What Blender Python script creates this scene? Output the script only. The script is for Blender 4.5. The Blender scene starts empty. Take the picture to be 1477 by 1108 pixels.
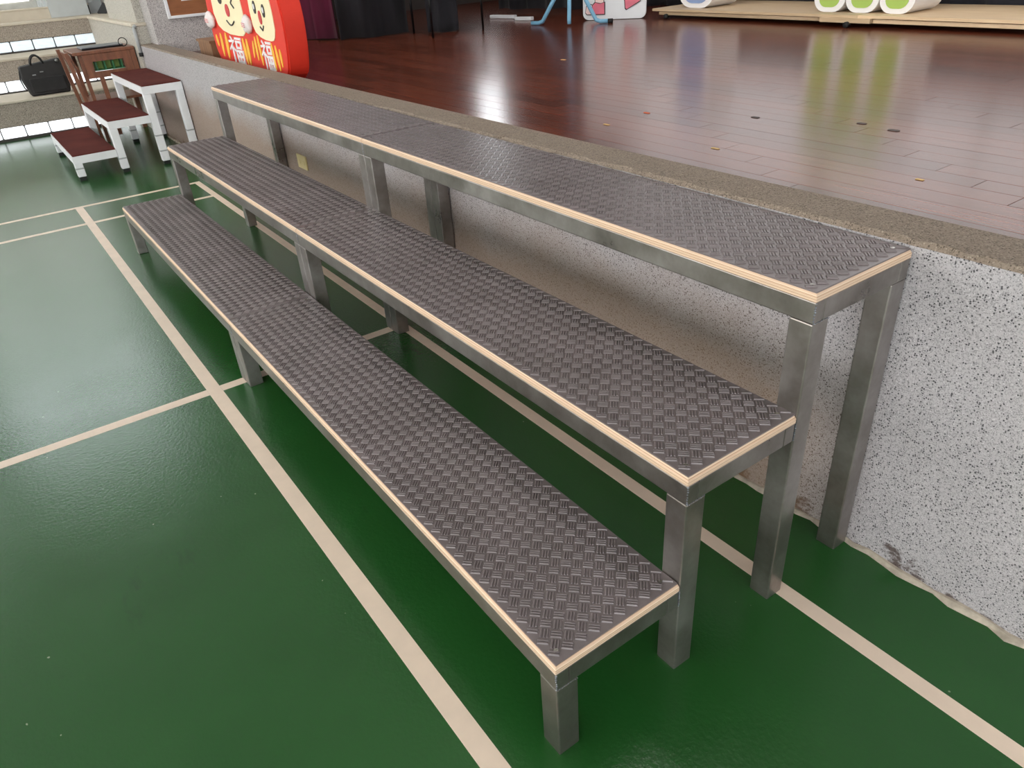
import bpy, bmesh, math, random
from mathutils import Vector, Matrix
random.seed(7)
S = bpy.context.scene
C = S.collection
PI = math.pi

# ------------------------------------------------------------------ camera
CAMP = Vector((0.667829524, -0.489408040, 1.33363785))
YAW, PITCH, ROLL, FPX = 0.984856179, -0.543069351, -0.0734672998, 1057.1148
cy, sy, cp, sp = math.cos(YAW), math.sin(YAW), math.cos(PITCH), math.sin(PITCH)
cr, sr = math.cos(ROLL), math.sin(ROLL)
fwd = Vector((-sy * cp, cy * cp, sp))
rgt0 = Vector((cy, sy, 0))
up0 = rgt0.cross(fwd)
rgt = cr * rgt0 + sr * up0
upv = -sr * rgt0 + cr * up0
cam_d = bpy.data.cameras.new('camera')
cam_d.sensor_width = 36.0
cam_d.lens = FPX * 36.0 / 1477.0
cam_d.clip_start = 0.02
cam = bpy.data.objects.new('camera', cam_d)
C.objects.link(cam)
M = Matrix((rgt, upv, -fwd)).transposed().to_4x4()
M.translation = CAMP
cam.matrix_world = M
S.camera = cam

# ------------------------------------------------------------------ world, light, exposure
W = bpy.data.worlds.new('sky')
S.world = W
W.use_nodes = True
W.node_tree.nodes['Background'].inputs[0].default_value = (0.75, 0.86, 1.0, 1)
W.node_tree.nodes['Background'].inputs[1].default_value = 1.0
S.view_settings.view_transform = 'Standard'
S.view_settings.look = 'None'
S.view_settings.gamma = 1.0
S.view_settings.use_curve_mapping = False
S.view_settings.exposure = 0.19
WIN_LEFT, WIN_LONG, WIN_RIGHT, WIN_STAGE, GLOW_BACK = 4.0, 5.8, 4.6, 6.5, .86      # daylight through the windows; the last is added glow behind the stage
try:
    S.cycles.use_denoising = True
    S.cycles.max_bounces = 8
    S.cycles.sample_clamp_indirect = 6.0
except Exception:
    pass

def area(name, loc, target, sx, sz, power, col=(1, 1, 1)):
    d = bpy.data.lights.new(name, 'AREA')
    d.shape = 'RECTANGLE'; d.size = sx; d.size_y = sz; d.energy = power; d.color = col
    o = bpy.data.objects.new(name, d); C.objects.link(o)
    o.location = loc
    o.rotation_euler = (Vector(target) - Vector(loc)).to_track_quat('-Z', 'Y').to_euler()
    return o
# unseen fill lamp added above the stage to brighten what stands there
area('stage_fill_light', (-2.6, 1.6, 5.3), (-2.9, 4.4, .8), 5.0, 0.3, 85, (1, .96, .92))

# ------------------------------------------------------------------ materials
def lin(r, g, b):
    f = lambda c: c / 12.92 if c <= .04045 else ((c + .055) / 1.055) ** 2.4
    return (f(r / 255), f(g / 255), f(b / 255), 1)

class NT:
    def __init__(s, name):
        s.m = bpy.data.materials.new(name); s.m.use_nodes = True
        s.t = s.m.node_tree; s.b = s.t.nodes['Principled BSDF']
    def n(s, kind, **kw):
        x = s.t.nodes.new(kind)
        for k, v in kw.items():
            setattr(x, k, v)
        return x
    def l(s, a, b): s.t.links.new(a, b)
    def pos(s, scale=(1, 1, 1), obj=False):
        m = s.n('ShaderNodeMapping'); m.inputs['Scale'].default_value = scale
        if obj:
            s.l(s.n('ShaderNodeTexCoord').outputs['Object'], m.inputs['Vector'])
        else:
            s.l(s.n('ShaderNodeNewGeometry').outputs['Position'], m.inputs['Vector'])
        return m.outputs[0]
    def noise(s, vec, scale, detail=3, rough=.55):
        x = s.n('ShaderNodeTexNoise'); x.inputs['Scale'].default_value = scale
        x.inputs['Detail'].default_value = detail; x.inputs['Roughness'].default_value = rough
        if vec is not None: s.l(vec, x.inputs['Vector'])
        return x.outputs['Fac']
    def ramp(s, fac, stops, interp='LINEAR'):
        x = s.n('ShaderNodeValToRGB'); x.color_ramp.interpolation = interp
        e = x.color_ramp.elements
        while len(e) < len(stops): e.new(.5)
        for i, (p, c) in enumerate(stops):
            e[i].position = p; e[i].color = c if len(c) == 4 else (*c, 1)
        s.l(fac, x.inputs[0]); return x.outputs[0]
    def mix(s, fac, a, b, mode='MIX'):
        x = s.n('ShaderNodeMix', data_type='RGBA', blend_type=mode)
        for sock, v in ((x.inputs[0], fac), (x.inputs[6], a), (x.inputs[7], b)):
            if isinstance(v, (int, float)): sock.default_value = v
            elif isinstance(v, tuple): sock.default_value = v
            else: s.l(v, sock)
        return x.outputs[2]
    def math(s, op, a, b=0):
        x = s.n('ShaderNodeMath', operation=op)
        for sock, v in ((x.inputs[0], a), (x.inputs[1], b)):
            if isinstance(v, (int, float)): sock.default_value = v
            else: s.l(v, sock)
        return x.outputs[0]
    def bump(s, h, strength=.3, dist=.01):
        x = s.n('ShaderNodeBump'); x.inputs['Strength'].default_value = strength
        x.inputs['Distance'].default_value = dist
        s.l(h, x.inputs['Height']); s.l(x.outputs[0], s.b.inputs['Normal'])
    def set(s, **kw):
        for k, v in kw.items():
            i = s.b.inputs[k.replace('_', ' ')]
            if isinstance(v, (int, float, tuple)): i.default_value = v
            else: s.l(v, i)
        return s

def plain(name, col, rough=.5, metal=0.0, var=.12, scale=9, spec=.5):
    n = NT(name)
    f = n.noise(n.pos(), scale, 3)
    a = tuple(c * (1 - var) for c in col[:3]) + (1,); b = tuple(min(1, c * (1 + var)) for c in col[:3]) + (1,)
    n.set(Base_Color=n.ramp(f, [(.3, a), (.7, b)]), Roughness=rough, Metallic=metal)
    n.b.inputs['Specular IOR Level'].default_value = spec
    return n.m

def emit(name, col, strength, streak=0.0):
    n = NT(name)
    n.set(Base_Color=(.6, .65, .7, 1), Roughness=.15)
    if streak:
        f = n.noise(n.pos((6, 6, 14)), 3, 3)
        n.set(Emission_Color=n.ramp(f, [(.3, tuple(c * (1 - streak) for c in col[:3])), (.65, col[:3])]))
    else:
        n.set(Emission_Color=col if len(col) == 4 else (*col, 1))
    n.set(Emission_Strength=strength)
    return n.m

def mat_floor():
    n = NT('green_court_paint'); p = n.pos()
    f = n.noise(p, 1.3, 4); g = n.noise(p, 60, 2)
    base = n.ramp(f, [(.3, lin(28, 76, 31)), (.7, lin(36, 88, 38))])
    spk = n.noise(p, 55, 1)
    base = n.mix(n.ramp(spk, [(.80, (0, 0, 0)), (.82, (1, 1, 1))]), base, lin(130, 150, 120))
    scuff = n.noise(n.pos((1, 2.2, 1)), 2.6, 7, .7)
    base = n.mix(n.math('MULTIPLY', n.ramp(scuff, [(.60, (0, 0, 0)), (.72, (1, 1, 1))]), .35), base, lin(22, 45, 28))
    n.set(Base_Color=base, Roughness=n.ramp(f, [(.3, (.20,) * 3), (.7, (.27,) * 3)]))
    w = n.noise(p, 95, 2)
    n.bump(w, .14, .004)
    n.b.inputs['Specular IOR Level'].default_value = .45
    return n.m

def terrazzo(name, base, dark, light, scale=130, chip=.11, stain_shade=False, dirt=False, rough=.55):
    n = NT(name); p = n.pos()
    big = n.noise(p, 3.0, 3)
    col = n.mix(big, tuple(c * .9 for c in base[:3]) + (1,), base)
    fine = n.noise(p, scale * 1.1, 2, .6)
    col = n.mix(n.ramp(fine, [(.36, (1, 1, 1)), (.50, (0, 0, 0))]), col, tuple(c * .62 for c in base[:3]) + (1,))
    v = n.n('ShaderNodeTexVoronoi', feature='F1'); v.inputs['Scale'].default_value = scale
    n.l(p, v.inputs['Vector'])
    sep = n.n('ShaderNodeSeparateColor'); n.l(v.outputs['Color'], sep.inputs[0])
    edge = n.math('LESS_THAN', v.outputs['Distance'], .42)
    dk = n.math('MULTIPLY', edge, n.math('LESS_THAN', sep.outputs[0], chip))
    lt = n.math('MULTIPLY', edge, n.math('GREATER_THAN', sep.outputs[1], .72))
    v2 = n.n('ShaderNodeTexVoronoi'); v2.inputs['Scale'].default_value = scale * 1.9
    n.l(p, v2.inputs['Vector'])
    sep2 = n.n('ShaderNodeSeparateColor'); n.l(v2.outputs['Color'], sep2.inputs[0])
    dk2 = n.math('MULTIPLY', n.math('LESS_THAN', v2.outputs['Distance'], .45), n.math('LESS_THAN', sep2.outputs[2], .26))
    col = n.mix(n.math('MULTIPLY', lt, .6), col, light)
    col = n.mix(n.math('MULTIPLY', dk2, .55), col, dark)
    col = n.mix(n.math('MULTIPLY', dk, .9), col, dark)
    if stain_shade:
        sz = n.n('ShaderNodeSeparateXYZ'); n.l(n.n('ShaderNodeNewGeometry').outputs['Position'], sz.inputs[0])
        # splash dirt low on the wall where the mop reaches, and the top deck's shade painted brown behind the platforms
        a = n.noise(n.pos((3, 1, 5)), 2.2, 5, .7)
        low = n.math('SUBTRACT', 1, n.math('DIVIDE', sz.outputs[2], .075))
        k = n.math('MULTIPLY', n.ramp(n.math('ADD', a, n.math('MULTIPLY', low, .16)), [(.60, (0, 0, 0)), (.66, (1, 1, 1))]), n.math('GREATER_THAN', low, 0))
        col = n.mix(n.math('MULTIPLY', k, .85), col, lin(66, 46, 38))
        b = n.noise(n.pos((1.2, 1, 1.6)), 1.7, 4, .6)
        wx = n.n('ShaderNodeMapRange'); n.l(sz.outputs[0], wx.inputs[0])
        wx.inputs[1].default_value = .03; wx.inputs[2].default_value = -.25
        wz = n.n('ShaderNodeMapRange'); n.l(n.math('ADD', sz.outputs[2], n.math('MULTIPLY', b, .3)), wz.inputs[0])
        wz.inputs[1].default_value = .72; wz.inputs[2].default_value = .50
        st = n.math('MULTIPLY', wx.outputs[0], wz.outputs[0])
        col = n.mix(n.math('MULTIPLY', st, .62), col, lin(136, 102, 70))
    n.set(Base_Color=col, Roughness=rough)
    n.bump(n.math('ADD', v.outputs['Distance'], n.math('MULTIPLY', n.noise(p, 160, 2), .6)), .25, .003)
    return n.m

def mat_steel():
    n = NT('brushed_steel'); p = n.pos()
    f = n.noise(n.pos((1, 1, 1)), 5, 5, .65)
    g = n.noise(n.pos((60, 60, 3)), 4, 2)
    c = n.ramp(f, [(.28, lin(116, 108, 103)), (.5, lin(148, 141, 136)), (.72, lin(178, 172, 169))])
    n.set(Base_Color=c, Metallic=.85, Roughness=n.ramp(f, [(.3, (.25,) * 3), (.7, (.42,) * 3)]))
    n.bump(g, .05, .002)
    return n.m

def mat_ply():
    n = NT('plywood_edge')
    sz = n.n('ShaderNodeSeparateXYZ'); n.l(n.n('ShaderNodeTexCoord').outputs['Object'], sz.inputs[0])
    g = n.noise(n.pos((7, 7, 60)), 3, 4)
    c = n.ramp(n.math('FRACT', n.math('MULTIPLY', n.math('ADD', sz.outputs[2], n.math('MULTIPLY', g, .0012)), 200)),
               [(.0, lin(224, 192, 166)), (.40, lin(220, 184, 156)), (.47, lin(182, 138, 106)), (.55, lin(184, 142, 110)), (.62, lin(236, 212, 188)), (1, lin(226, 194, 164))])
    n.set(Base_Color=c, Roughness=.55)
    return n.m

def mat_wood(name, c1, c2, c3, scale=(1.2, 14, 14), rough=.35, rnd=True, coat=0.0):
    n = NT(name)
    f = n.noise(n.pos(scale), 3.0, 6, .65)
    c = n.ramp(f, [(.25, c1), (.5, c2), (.75, c3)])
    if rnd:
        r = n.n('ShaderNodeObjectInfo').outputs['Random']
        m = n.n('ShaderNodeMapRange'); n.l(r, m.inputs[0]); m.inputs[3].default_value = .72; m.inputs[4].default_value = 1.25
        hs = n.n('ShaderNodeHueSaturation'); n.l(c, hs.inputs['Color']); n.l(m.outputs[0], hs.inputs['Value'])
        c = hs.outputs[0]
    n.set(Base_Color=c, Roughness=rough)
    n.bump(f, .06, .002)
    return n.m

def mat_cloth(name, col, dark):
    n = NT(name); f = n.noise(n.pos((1, 1, .4)), 5, 5)
    n.set(Base_Color=n.ramp(f, [(.3, dark), (.7, col)]), Roughness=.9)
    n.b.inputs['Sheen Weight'].default_value = .12
    n.bump(n.noise(n.pos(), 420, 2), .2, .002)
    return n.m

MF = mat_floor()
MLINE = plain('court_line_paint', lin(230, 208, 190), .42, var=.05, scale=14)
MWALL = terrazzo('pale_terrazzo', lin(190, 184, 187), lin(50, 49, 53), lin(222, 218, 220), 225, .22, stain_shade=True)
MPIER = terrazzo('cream_terrazzo', lin(196, 190, 180), lin(120, 112, 104), lin(214, 210, 202), 120, .1)
MCURB = terrazzo('washed_pebble_curb', lin(142, 126, 112), lin(78, 66, 56), lin(172, 157, 142), 230, .3, rough=.75)
MPEB = terrazzo('grey_pebbledash', lin(176, 164, 152), lin(104, 96, 90), lin(200, 190, 178), 130, .3, rough=.8)
MPEB2 = terrazzo('cool_grey_pebbledash', lin(194, 187, 186), lin(112, 108, 110), lin(214, 209, 207), 130, .3, rough=.8)
MCREAM = plain('cream_concrete', lin(205, 194, 178), .7, var=.06)
MGREYP = plain('light_grey_paint', lin(196, 200, 202), .5, var=.04)
MWHITEW = plain('white_wall_paint', lin(214, 212, 206), .7, var=.04, scale=2)
MDARKJ = plain('dark_joint', lin(62, 58, 56), .8)
MMORT = plain('mortar', lin(172, 160, 146), .9, var=.25, scale=40)
MSTEEL = mat_steel()
MWELD = plain('weld_bead_metal', lin(150, 152, 160), .3, .9, var=.4, scale=90)
MMAT = NT('ribbed_rubber'); _f = MMAT.noise(MMAT.pos(), 7, 4)
MMAT.set(Base_Color=MMAT.ramp(_f, [(.3, lin(110, 100, 101)), (.7, lin(124, 113, 115))]), Roughness=.29)
MMAT.bump(MMAT.noise(MMAT.pos(), 260, 2), .10, .001); MMAT = MMAT.m
MPLY = mat_ply()
MPLANK = mat_wood('lacquered_stage_board', lin(80, 38, 25), lin(102, 50, 33), lin(120, 62, 42), (1.1, 22, 22), .22)
MSUB = plain('stage_groove', lin(30, 20, 18), .6)
MWHITEM = plain('white_painted_steel', lin(234, 234, 238), .45, var=.04)
MCARP = mat_cloth('maroon_carpet', lin(98, 46, 40), lin(82, 36, 32))
MCARP.node_tree.nodes['Principled BSDF'].inputs['Specular IOR Level'].default_value = .1
MCARP.node_tree.nodes['Principled BSDF'].inputs['Sheen Weight'].default_value = 0
MBAND = plain('grey_band', lin(168, 170, 172), .5)
MBLACKR = plain('black_rubber', lin(26, 25, 26), .7)
MDESK = mat_wood('reddish_desk_wood', lin(96, 56, 40), lin(126, 78, 56), lin(148, 94, 68), (10, 10, 1.6), .38, rnd=False)
MGREEN = plain('green_painted_metal', lin(52, 120, 78), .4)
MLAP = plain('grey_laptop', lin(128, 134, 142), .3, .4)
MBAG = plain('black_nylon', lin(30, 27, 29), .65, var=.25, scale=18)
MBAGT = plain('bag_metal', lin(150, 150, 150), .35, .8)
MMAROON = mat_cloth('maroon_velvet', lin(118, 22, 66), lin(88, 12, 46))
MBLACKC = mat_cloth('black_drape', lin(42, 40, 48), lin(26, 25, 30))
MBLACKM = plain('black_metal', lin(20, 20, 22), .35, .4)
MRED = plain('red_fabric', lin(226, 52, 32), .6, var=.05)
MFACE = plain('cream_face', lin(250, 236, 196), .7, var=.02)
MNOSE = plain('rosy_nose', lin(206, 66, 66), .7)
MINK = plain('dark_ink', lin(52, 44, 42), .6)
MYEL = plain('yellow_stripe', lin(246, 190, 70), .7, var=.08)
MWHITEP = plain('white_paint', lin(240, 238, 240), .55, var=.02)
MPUFF = plain('white_puff', lin(232, 222, 222), .95, var=.06, scale=60)
MPINKP = plain('pink_scribble', lin(226, 150, 150), .9)
MBOARDW = plain('white_board', lin(232, 234, 238), .4, var=.02)
MSKIN = plain('pale_pink_print', lin(246, 214, 212), .5)
MSHOE = plain('pink_shoe_print', lin(226, 116, 136), .5)
MBLUE = plain('light_blue_tube', lin(122, 176, 208), .4)
MGFACE = plain('apple_green_face', lin(168, 198, 96), .5, var=.02)
MBFACE = plain('soft_blue_face', lin(142, 164, 208), .5, var=.02)
MPINE = mat_wood('pale_pine', lin(198, 168, 132), lin(214, 186, 150), lin(226, 202, 170), (1, 14, 14), .5)
MCHROME = plain('caster_metal', lin(170, 168, 162), .25, .9)
MNOTICE = mat_wood('notice_board_veneer', lin(134, 82, 50), lin(150, 94, 58), lin(164, 106, 66), (1, 1.5, 12), .45, rnd=False)
MCRATE = mat_wood('brown_box_wood', lin(112, 78, 54), lin(136, 98, 68), lin(156, 116, 82), (10, 10, 2), .6, rnd=False)
MIVORY = plain('ivory_plastic', lin(222, 202, 150), .45, var=.03)
MTAPEY = plain('yellow_tape', lin(206, 170, 110), .6)
MTAPED = plain('dark_tape', lin(64, 50, 46), .6)
MTAPEO = plain('orange_tape', lin(206, 96, 60), .6)
MWINL = [emit('window_glass_garden', (1.0, .99, .93, 1), WIN_LEFT * .23), emit('window_glass_haze', (.97, 1.0, .97, 1), WIN_LEFT * .36), emit('window_glass_sky', (.88, .95, 1.0, 1), WIN_LEFT * 1.25)]
MWINB = emit('long_wall_window_glass', (1.0, .98, .94, 1), WIN_LONG)
MWINR = emit('right_wall_window_glass', (.90, .95, 1.0, 1), WIN_RIGHT)
MGLOWK = emit('added_back_glow', (1.0, .93, .91, 1), GLOW_BACK)  # added glow that the stage boards mirror as sheen
MBACKW = plain('dark_stage_wall_paint', lin(70, 62, 60), .8)
MWINS = emit('stage_side_window_glass', (.93, .97, 1.0, 1), WIN_STAGE)
MGB1 = emit('bright_glass_block', (.95, .97, 1.0), 1.5, .12)
MGB2 = emit('dim_glass_block', (.80, .88, .92), .62, .3)
MFRAME = plain('window_frame_paint', lin(190, 190, 186), .5)

# ------------------------------------------------------------------ mesh helpers
def BM(): return bmesh.new()

def box(bm, x0, x1, y0, y1, z0, z1):
    v = [bm.verts.new(p) for p in ((x0, y0, z0), (x1, y0, z0), (x1, y1, z0), (x0, y1, z0),
                                   (x0, y0, z1), (x1, y0, z1), (x1, y1, z1), (x0, y1, z1))]
    for f in ((3, 2, 1, 0), (4, 5, 6, 7), (0, 1, 5, 4), (1, 2, 6, 5), (2, 3, 7, 6), (3, 0, 4, 7)):
        bm.faces.new([v[i] for i in f])
    return bm

def frustum(bm, a, b):
    """a, b: two loops of equal length; closed solid between them"""
    n = len(a)
    va = [bm.verts.new(p) for p in a]; vb = [bm.verts.new(p) for p in b]
    bm.faces.new(list(reversed(va))); bm.faces.new(vb)
    for i in range(n):
        j = (i + 1) % n
        bm.faces.new((va[i], va[j], vb[j], vb[i]))
    return bm

def bar(bm, p, q, w, d=None, up=(0, 0, 1)):
    """rectangular bar from p to q"""
    p, q = Vector(p), Vector(q); d = w if d is None else d
    t = (q - p).normalized(); u = Vector(up)
    if abs(t.dot(u)) > .95: u = Vector((0, 1, 0))
    s = t.cross(u).normalized(); u = s.cross(t)
    lp = [p + s * a * w / 2 + u * b * d / 2 for a, b in ((-1, -1), (1, -1), (1, 1), (-1, 1))]
    lq = [c + (q - p) for c in lp]
    return frustum(bm, lp, lq)

def tube(bm, pts, r, n=10, closed=False):
    pts = [Vector(p) for p in pts]; rings = []
    m = len(pts)
    ref = None
    for i, p in enumerate(pts):
        if closed: t = (pts[(i + 1) % m] - pts[i - 1]).normalized()
        else: t = (pts[min(i + 1, m - 1)] - pts[max(i - 1, 0)]).normalized()
        if ref is None:
            ref = Vector((0, 0, 1)) if abs(t.z) < .9 else Vector((1, 0, 0))
        s = t.cross(ref).normalized(); u = s.cross(t).normalized(); ref = u
        rings.append([bm.verts.new(p + (s * math.cos(2 * PI * k / n) + u * math.sin(2 * PI * k / n)) * r) for k in range(n)])
    for i in range(m if closed else m - 1):
        a, b = rings[i], rings[(i + 1) % m]
        for k in range(n):
            bm.faces.new((a[k], a[(k + 1) % n], b[(k + 1) % n], b[k]))
    if not closed:
        bm.faces.new(list(reversed(rings[0]))); bm.faces.new(rings[-1])
    return bm

def prism(bm, loop, d, org, ux, uz):
    """2-D loop (u, w) in the plane org + u*ux + w*uz, thickened by vector d"""
    a = [Vector(org) + Vector(ux) * u + Vector(uz) * w for u, w in loop]
    return frustum(bm, a, [p + Vector(d) for p in a])

def ell(cx, cz, rx, rz, n=28, rot=0, pw=2.0):
    out = []
    for k in range(n):
        t = 2 * PI * k / n
        c, s = math.cos(t), math.sin(t)
        u = math.copysign(abs(c) ** (2 / pw), c) * rx; w = math.copysign(abs(s) ** (2 / pw), s) * rz
        out.append((cx + u * math.cos(rot) - w * math.sin(rot), cz + u * math.sin(rot) + w * math.cos(rot)))
    return out

def bevel(bm, w, seg=2):
    bmesh.ops.bevel(bm, geom=bm.edges[:], offset=w, segments=seg, profile=.5, affect='EDGES', clamp_overlap=True)
    return bm

def obj(name, bm, mat, parent=None, smooth=False, kind=None):
    bmesh.ops.recalc_face_normals(bm, faces=bm.faces[:])
    me = bpy.data.meshes.new(name); bm.to_mesh(me); bm.free()
    for m in (mat if isinstance(mat, (list, tuple)) else [mat]): me.materials.append(m)
    if smooth:
        for p in me.polygons: p.use_smooth = True
    o = bpy.data.objects.new(name, me); C.objects.link(o)
    if parent is not None: attach(o, parent)
    if kind: o['kind'] = kind
    return o

def wloc(o):
    v = Vector(o.location)
    while o.parent is not None:
        v = v + o.matrix_parent_inverse.translation
        o = o.parent
        v = v + o.location
    return v

def attach(o, parent):
    o.parent = parent
    o.matrix_parent_inverse = Matrix.Translation(-wloc(parent))

def thing(name, label, cat, loc, group=None):
    o = bpy.data.objects.new(name, None); C.objects.link(o)
    o.empty_display_size = .1
    o.location = loc; o['label'] = label; o['category'] = cat
    if group: o['group'] = group
    return o

def tag(o, label, cat, group=None):
    o['label'] = label; o['category'] = cat
    if group: o['group'] = group
    return o

def struct(name, bm, mat, parent=None):
    o = obj(name, bm, mat, parent)
    if parent is None: o['kind'] = 'structure'
    return o

def copy_tree(o, parent=None):
    c = o.copy(); C.objects.link(c)
    if parent is not None:
        c.parent = parent
        c.matrix_parent_inverse = o.matrix_parent_inverse.copy()
    for ch in [x for x in bpy.data.objects if x.parent is o]:
        copy_tree(ch, c)
    return c

# ------------------------------------------------------------------ the hall
HX0, HX1, HY0 = -9.75, 6.5, -9.5
YW = .922                     # face of the stage front wall
ZC = .785                     # top of the curb on the stage edge
ZS = .685                     # stage boards
CEIL = 6.0
b = BM(); box(b, HX0, HX1, HY0, YW + .1, -.12, 0)
floor = struct('floor', b, MF)
def line(x0, x1, y0, y1, h=.0006):
    b = BM(); box(b, x0, x1, y0, y1, 0.0, h)
    return obj('court_line', b, MLINE, floor)
line(-4.955, 4.5, -.133, -.086)                 # long line in front of the platforms
line(-4.955, 4.5, .645, .685)                   # long line under them
line(-4.955, -4.915, -6.0, -.1334); line(-4.955, -4.915, -.0856, .6446)
line(-4.51, -4.47, -6.0, -.1334); line(-4.51, -4.47, -.0856, .6446)
line(-1.885, -1.84, -6.0, -.1334); line(-1.885, -1.84, -.0856, .6446)

# stage front wall with its pebble curb
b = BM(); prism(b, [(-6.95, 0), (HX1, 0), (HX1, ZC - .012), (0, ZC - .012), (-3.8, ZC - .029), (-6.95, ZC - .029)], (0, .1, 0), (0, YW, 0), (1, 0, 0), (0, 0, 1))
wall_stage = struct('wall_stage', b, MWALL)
b = BM()
N = 420
xs = [-6.95 + (HX1 + 6.95) * (k / N) for k in range(N + 1)]
def inner(x): return 1.064 + .008 * max(-1, min(0, x))
def ctop(x): return ZC - .0045 * min(3.8, max(0, -x))
prof = []
for k, x in enumerate(xs):
    j = random.uniform(-.004, .004)
    zc = ctop(x); pts = [(x, YW - .0015 + random.uniform(0, .005), zc - .012), (x, YW + .008 + random.uniform(-.006, .008), zc - .002 + j * .4), (x, inner(x) - .006, zc), (x, inner(x), zc - .008), (x, inner(x), ZS - .05), (x, YW + .06, ZS - .05), (x, YW + .06, zc - .012)]
    prof.append([b.verts.new(p) for p in pts])
for k in range(N):
    for i in range(7):
        b.faces.new((prof[k][i], prof[k + 1][i], prof[k + 1][(i + 1) % 7], prof[k][(i + 1) % 7]))
b.faces.new(prof[0]); b.faces.new(list(reversed(prof[-1])))
struct('curb', b, MCURB, wall_stage)
# rough mortar fillet along the foot of the wall
b = BM(); rr = []
for k in range(260):
    x = -6.9 + k * .04
    w = .006 + random.random() * .010 + (.006 if random.random() < .2 else 0); h = .004 + random.random() * .010
    rr.append([b.verts.new(p) for p in ((x, YW - w, 0.0), (x, YW - w * .4, h), (x, YW + .01, h * 1.3), (x, YW + .01, 0))])
for k in range(259):
    for i in range(4):
        b.faces.new((rr[k][i], rr[k + 1][i], rr[k + 1][(i + 1) % 4], rr[k][(i + 1) % 4]))
struct('trim_1', b, MMORT)

# stage boards: every board in sight near the edge is its own part
b = BM(); box(b, -8.3, HX1, .98, 5.9, ZS - .06, ZS - .010)
stage_floor = struct('stage_floor', b, MSUB)
PW, PL = .0893, .90
boards = []
row = 0; y = 1.015
while y < 5.75:
    off = (-.606 - .142 * (row - 4)) % PL + random.uniform(-.012, .012)
    x = -8.2 + off - PL
    while x < 4.5:
        x0, x1 = max(x, -8.2), min(x + PL, 4.5)
        if x1 - x0 > .05: boards.append((x0, x1, y, row))
        x += PL
    y += PW; row += 1
def vis(bd):
    xm, ym = (bd[0] + bd[1]) / 2, bd[2]
    d = Vector((xm, ym, ZS)) - CAMP
    Z = d.dot(fwd)
    if Z < .1: return 1e9
    px = 738.5 + FPX * d.dot(rgt) / Z; py = 554 - FPX * d.dot(upv) / Z
    return d.length + (0 if -150 < px < 1650 and -40 < py < 450 else 100)
boards.sort(key=vis)
mesh_by_len = {}
for x0, x1, y, r in boards[:295]:
    L = round(x1 - x0, 3)
    if L not in mesh_by_len:
        b = BM(); h = .0008
        frustum(b, [(h, h, -.012), (L - h, h, -.012), (L - h, PW - h, -.012), (h, PW - h, -.012)],
                   [(h, h, 0), (L - h, h, 0), (L - h, PW - h, 0), (h, PW - h, 0)])
        bmesh.ops.recalc_face_normals(b, faces=b.faces[:])
        me = bpy.data.meshes.new('stage_board'); b.to_mesh(me); b.free(); me.materials.append(MPLANK)
        mesh_by_len[L] = me
    o = bpy.data.objects.new('stage_board', mesh_by_len[L]); C.objects.link(o)
    o.location = (x0, y, ZS + random.uniform(-.0001, .0001)); o.parent = stage_floor
b = BM()
for x0, x1, y, r in boards[295:]:
    box(b, x0 + .0013, x1 - .0013, y + .0013, y + PW - .0013, ZS - .012, ZS)
obj('stage_boards_further_back', b, MPLANK, stage_floor, kind='stuff')
for (x, y, w, d, m) in ((-.36, 1.62, .035, .02, MTAPEY), (-1.02, 1.53, .05, .02, MTAPEY), (-1.62, 1.80, .05, .02, MTAPEO), (-1.59, 1.55, .05, .018, MTAPEY),
                        (-1.22, 1.99, .05, .03, MTAPED), (-.86, 2.13, .05, .035, MTAPED), (-.72, 2.10, .06, .035, MTAPED), (-3.15, 2.6, .06, .03, MTAPEY)):
    b = BM(); prism(b, ell(0, 0, w * .33, d * .33, 14, pw=5), (0, 0, .0012), (x, y, ZS + .0006), (1, 0, 0), (0, 1, 0))
    obj('tape_mark', b, m, stage_floor)

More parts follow.
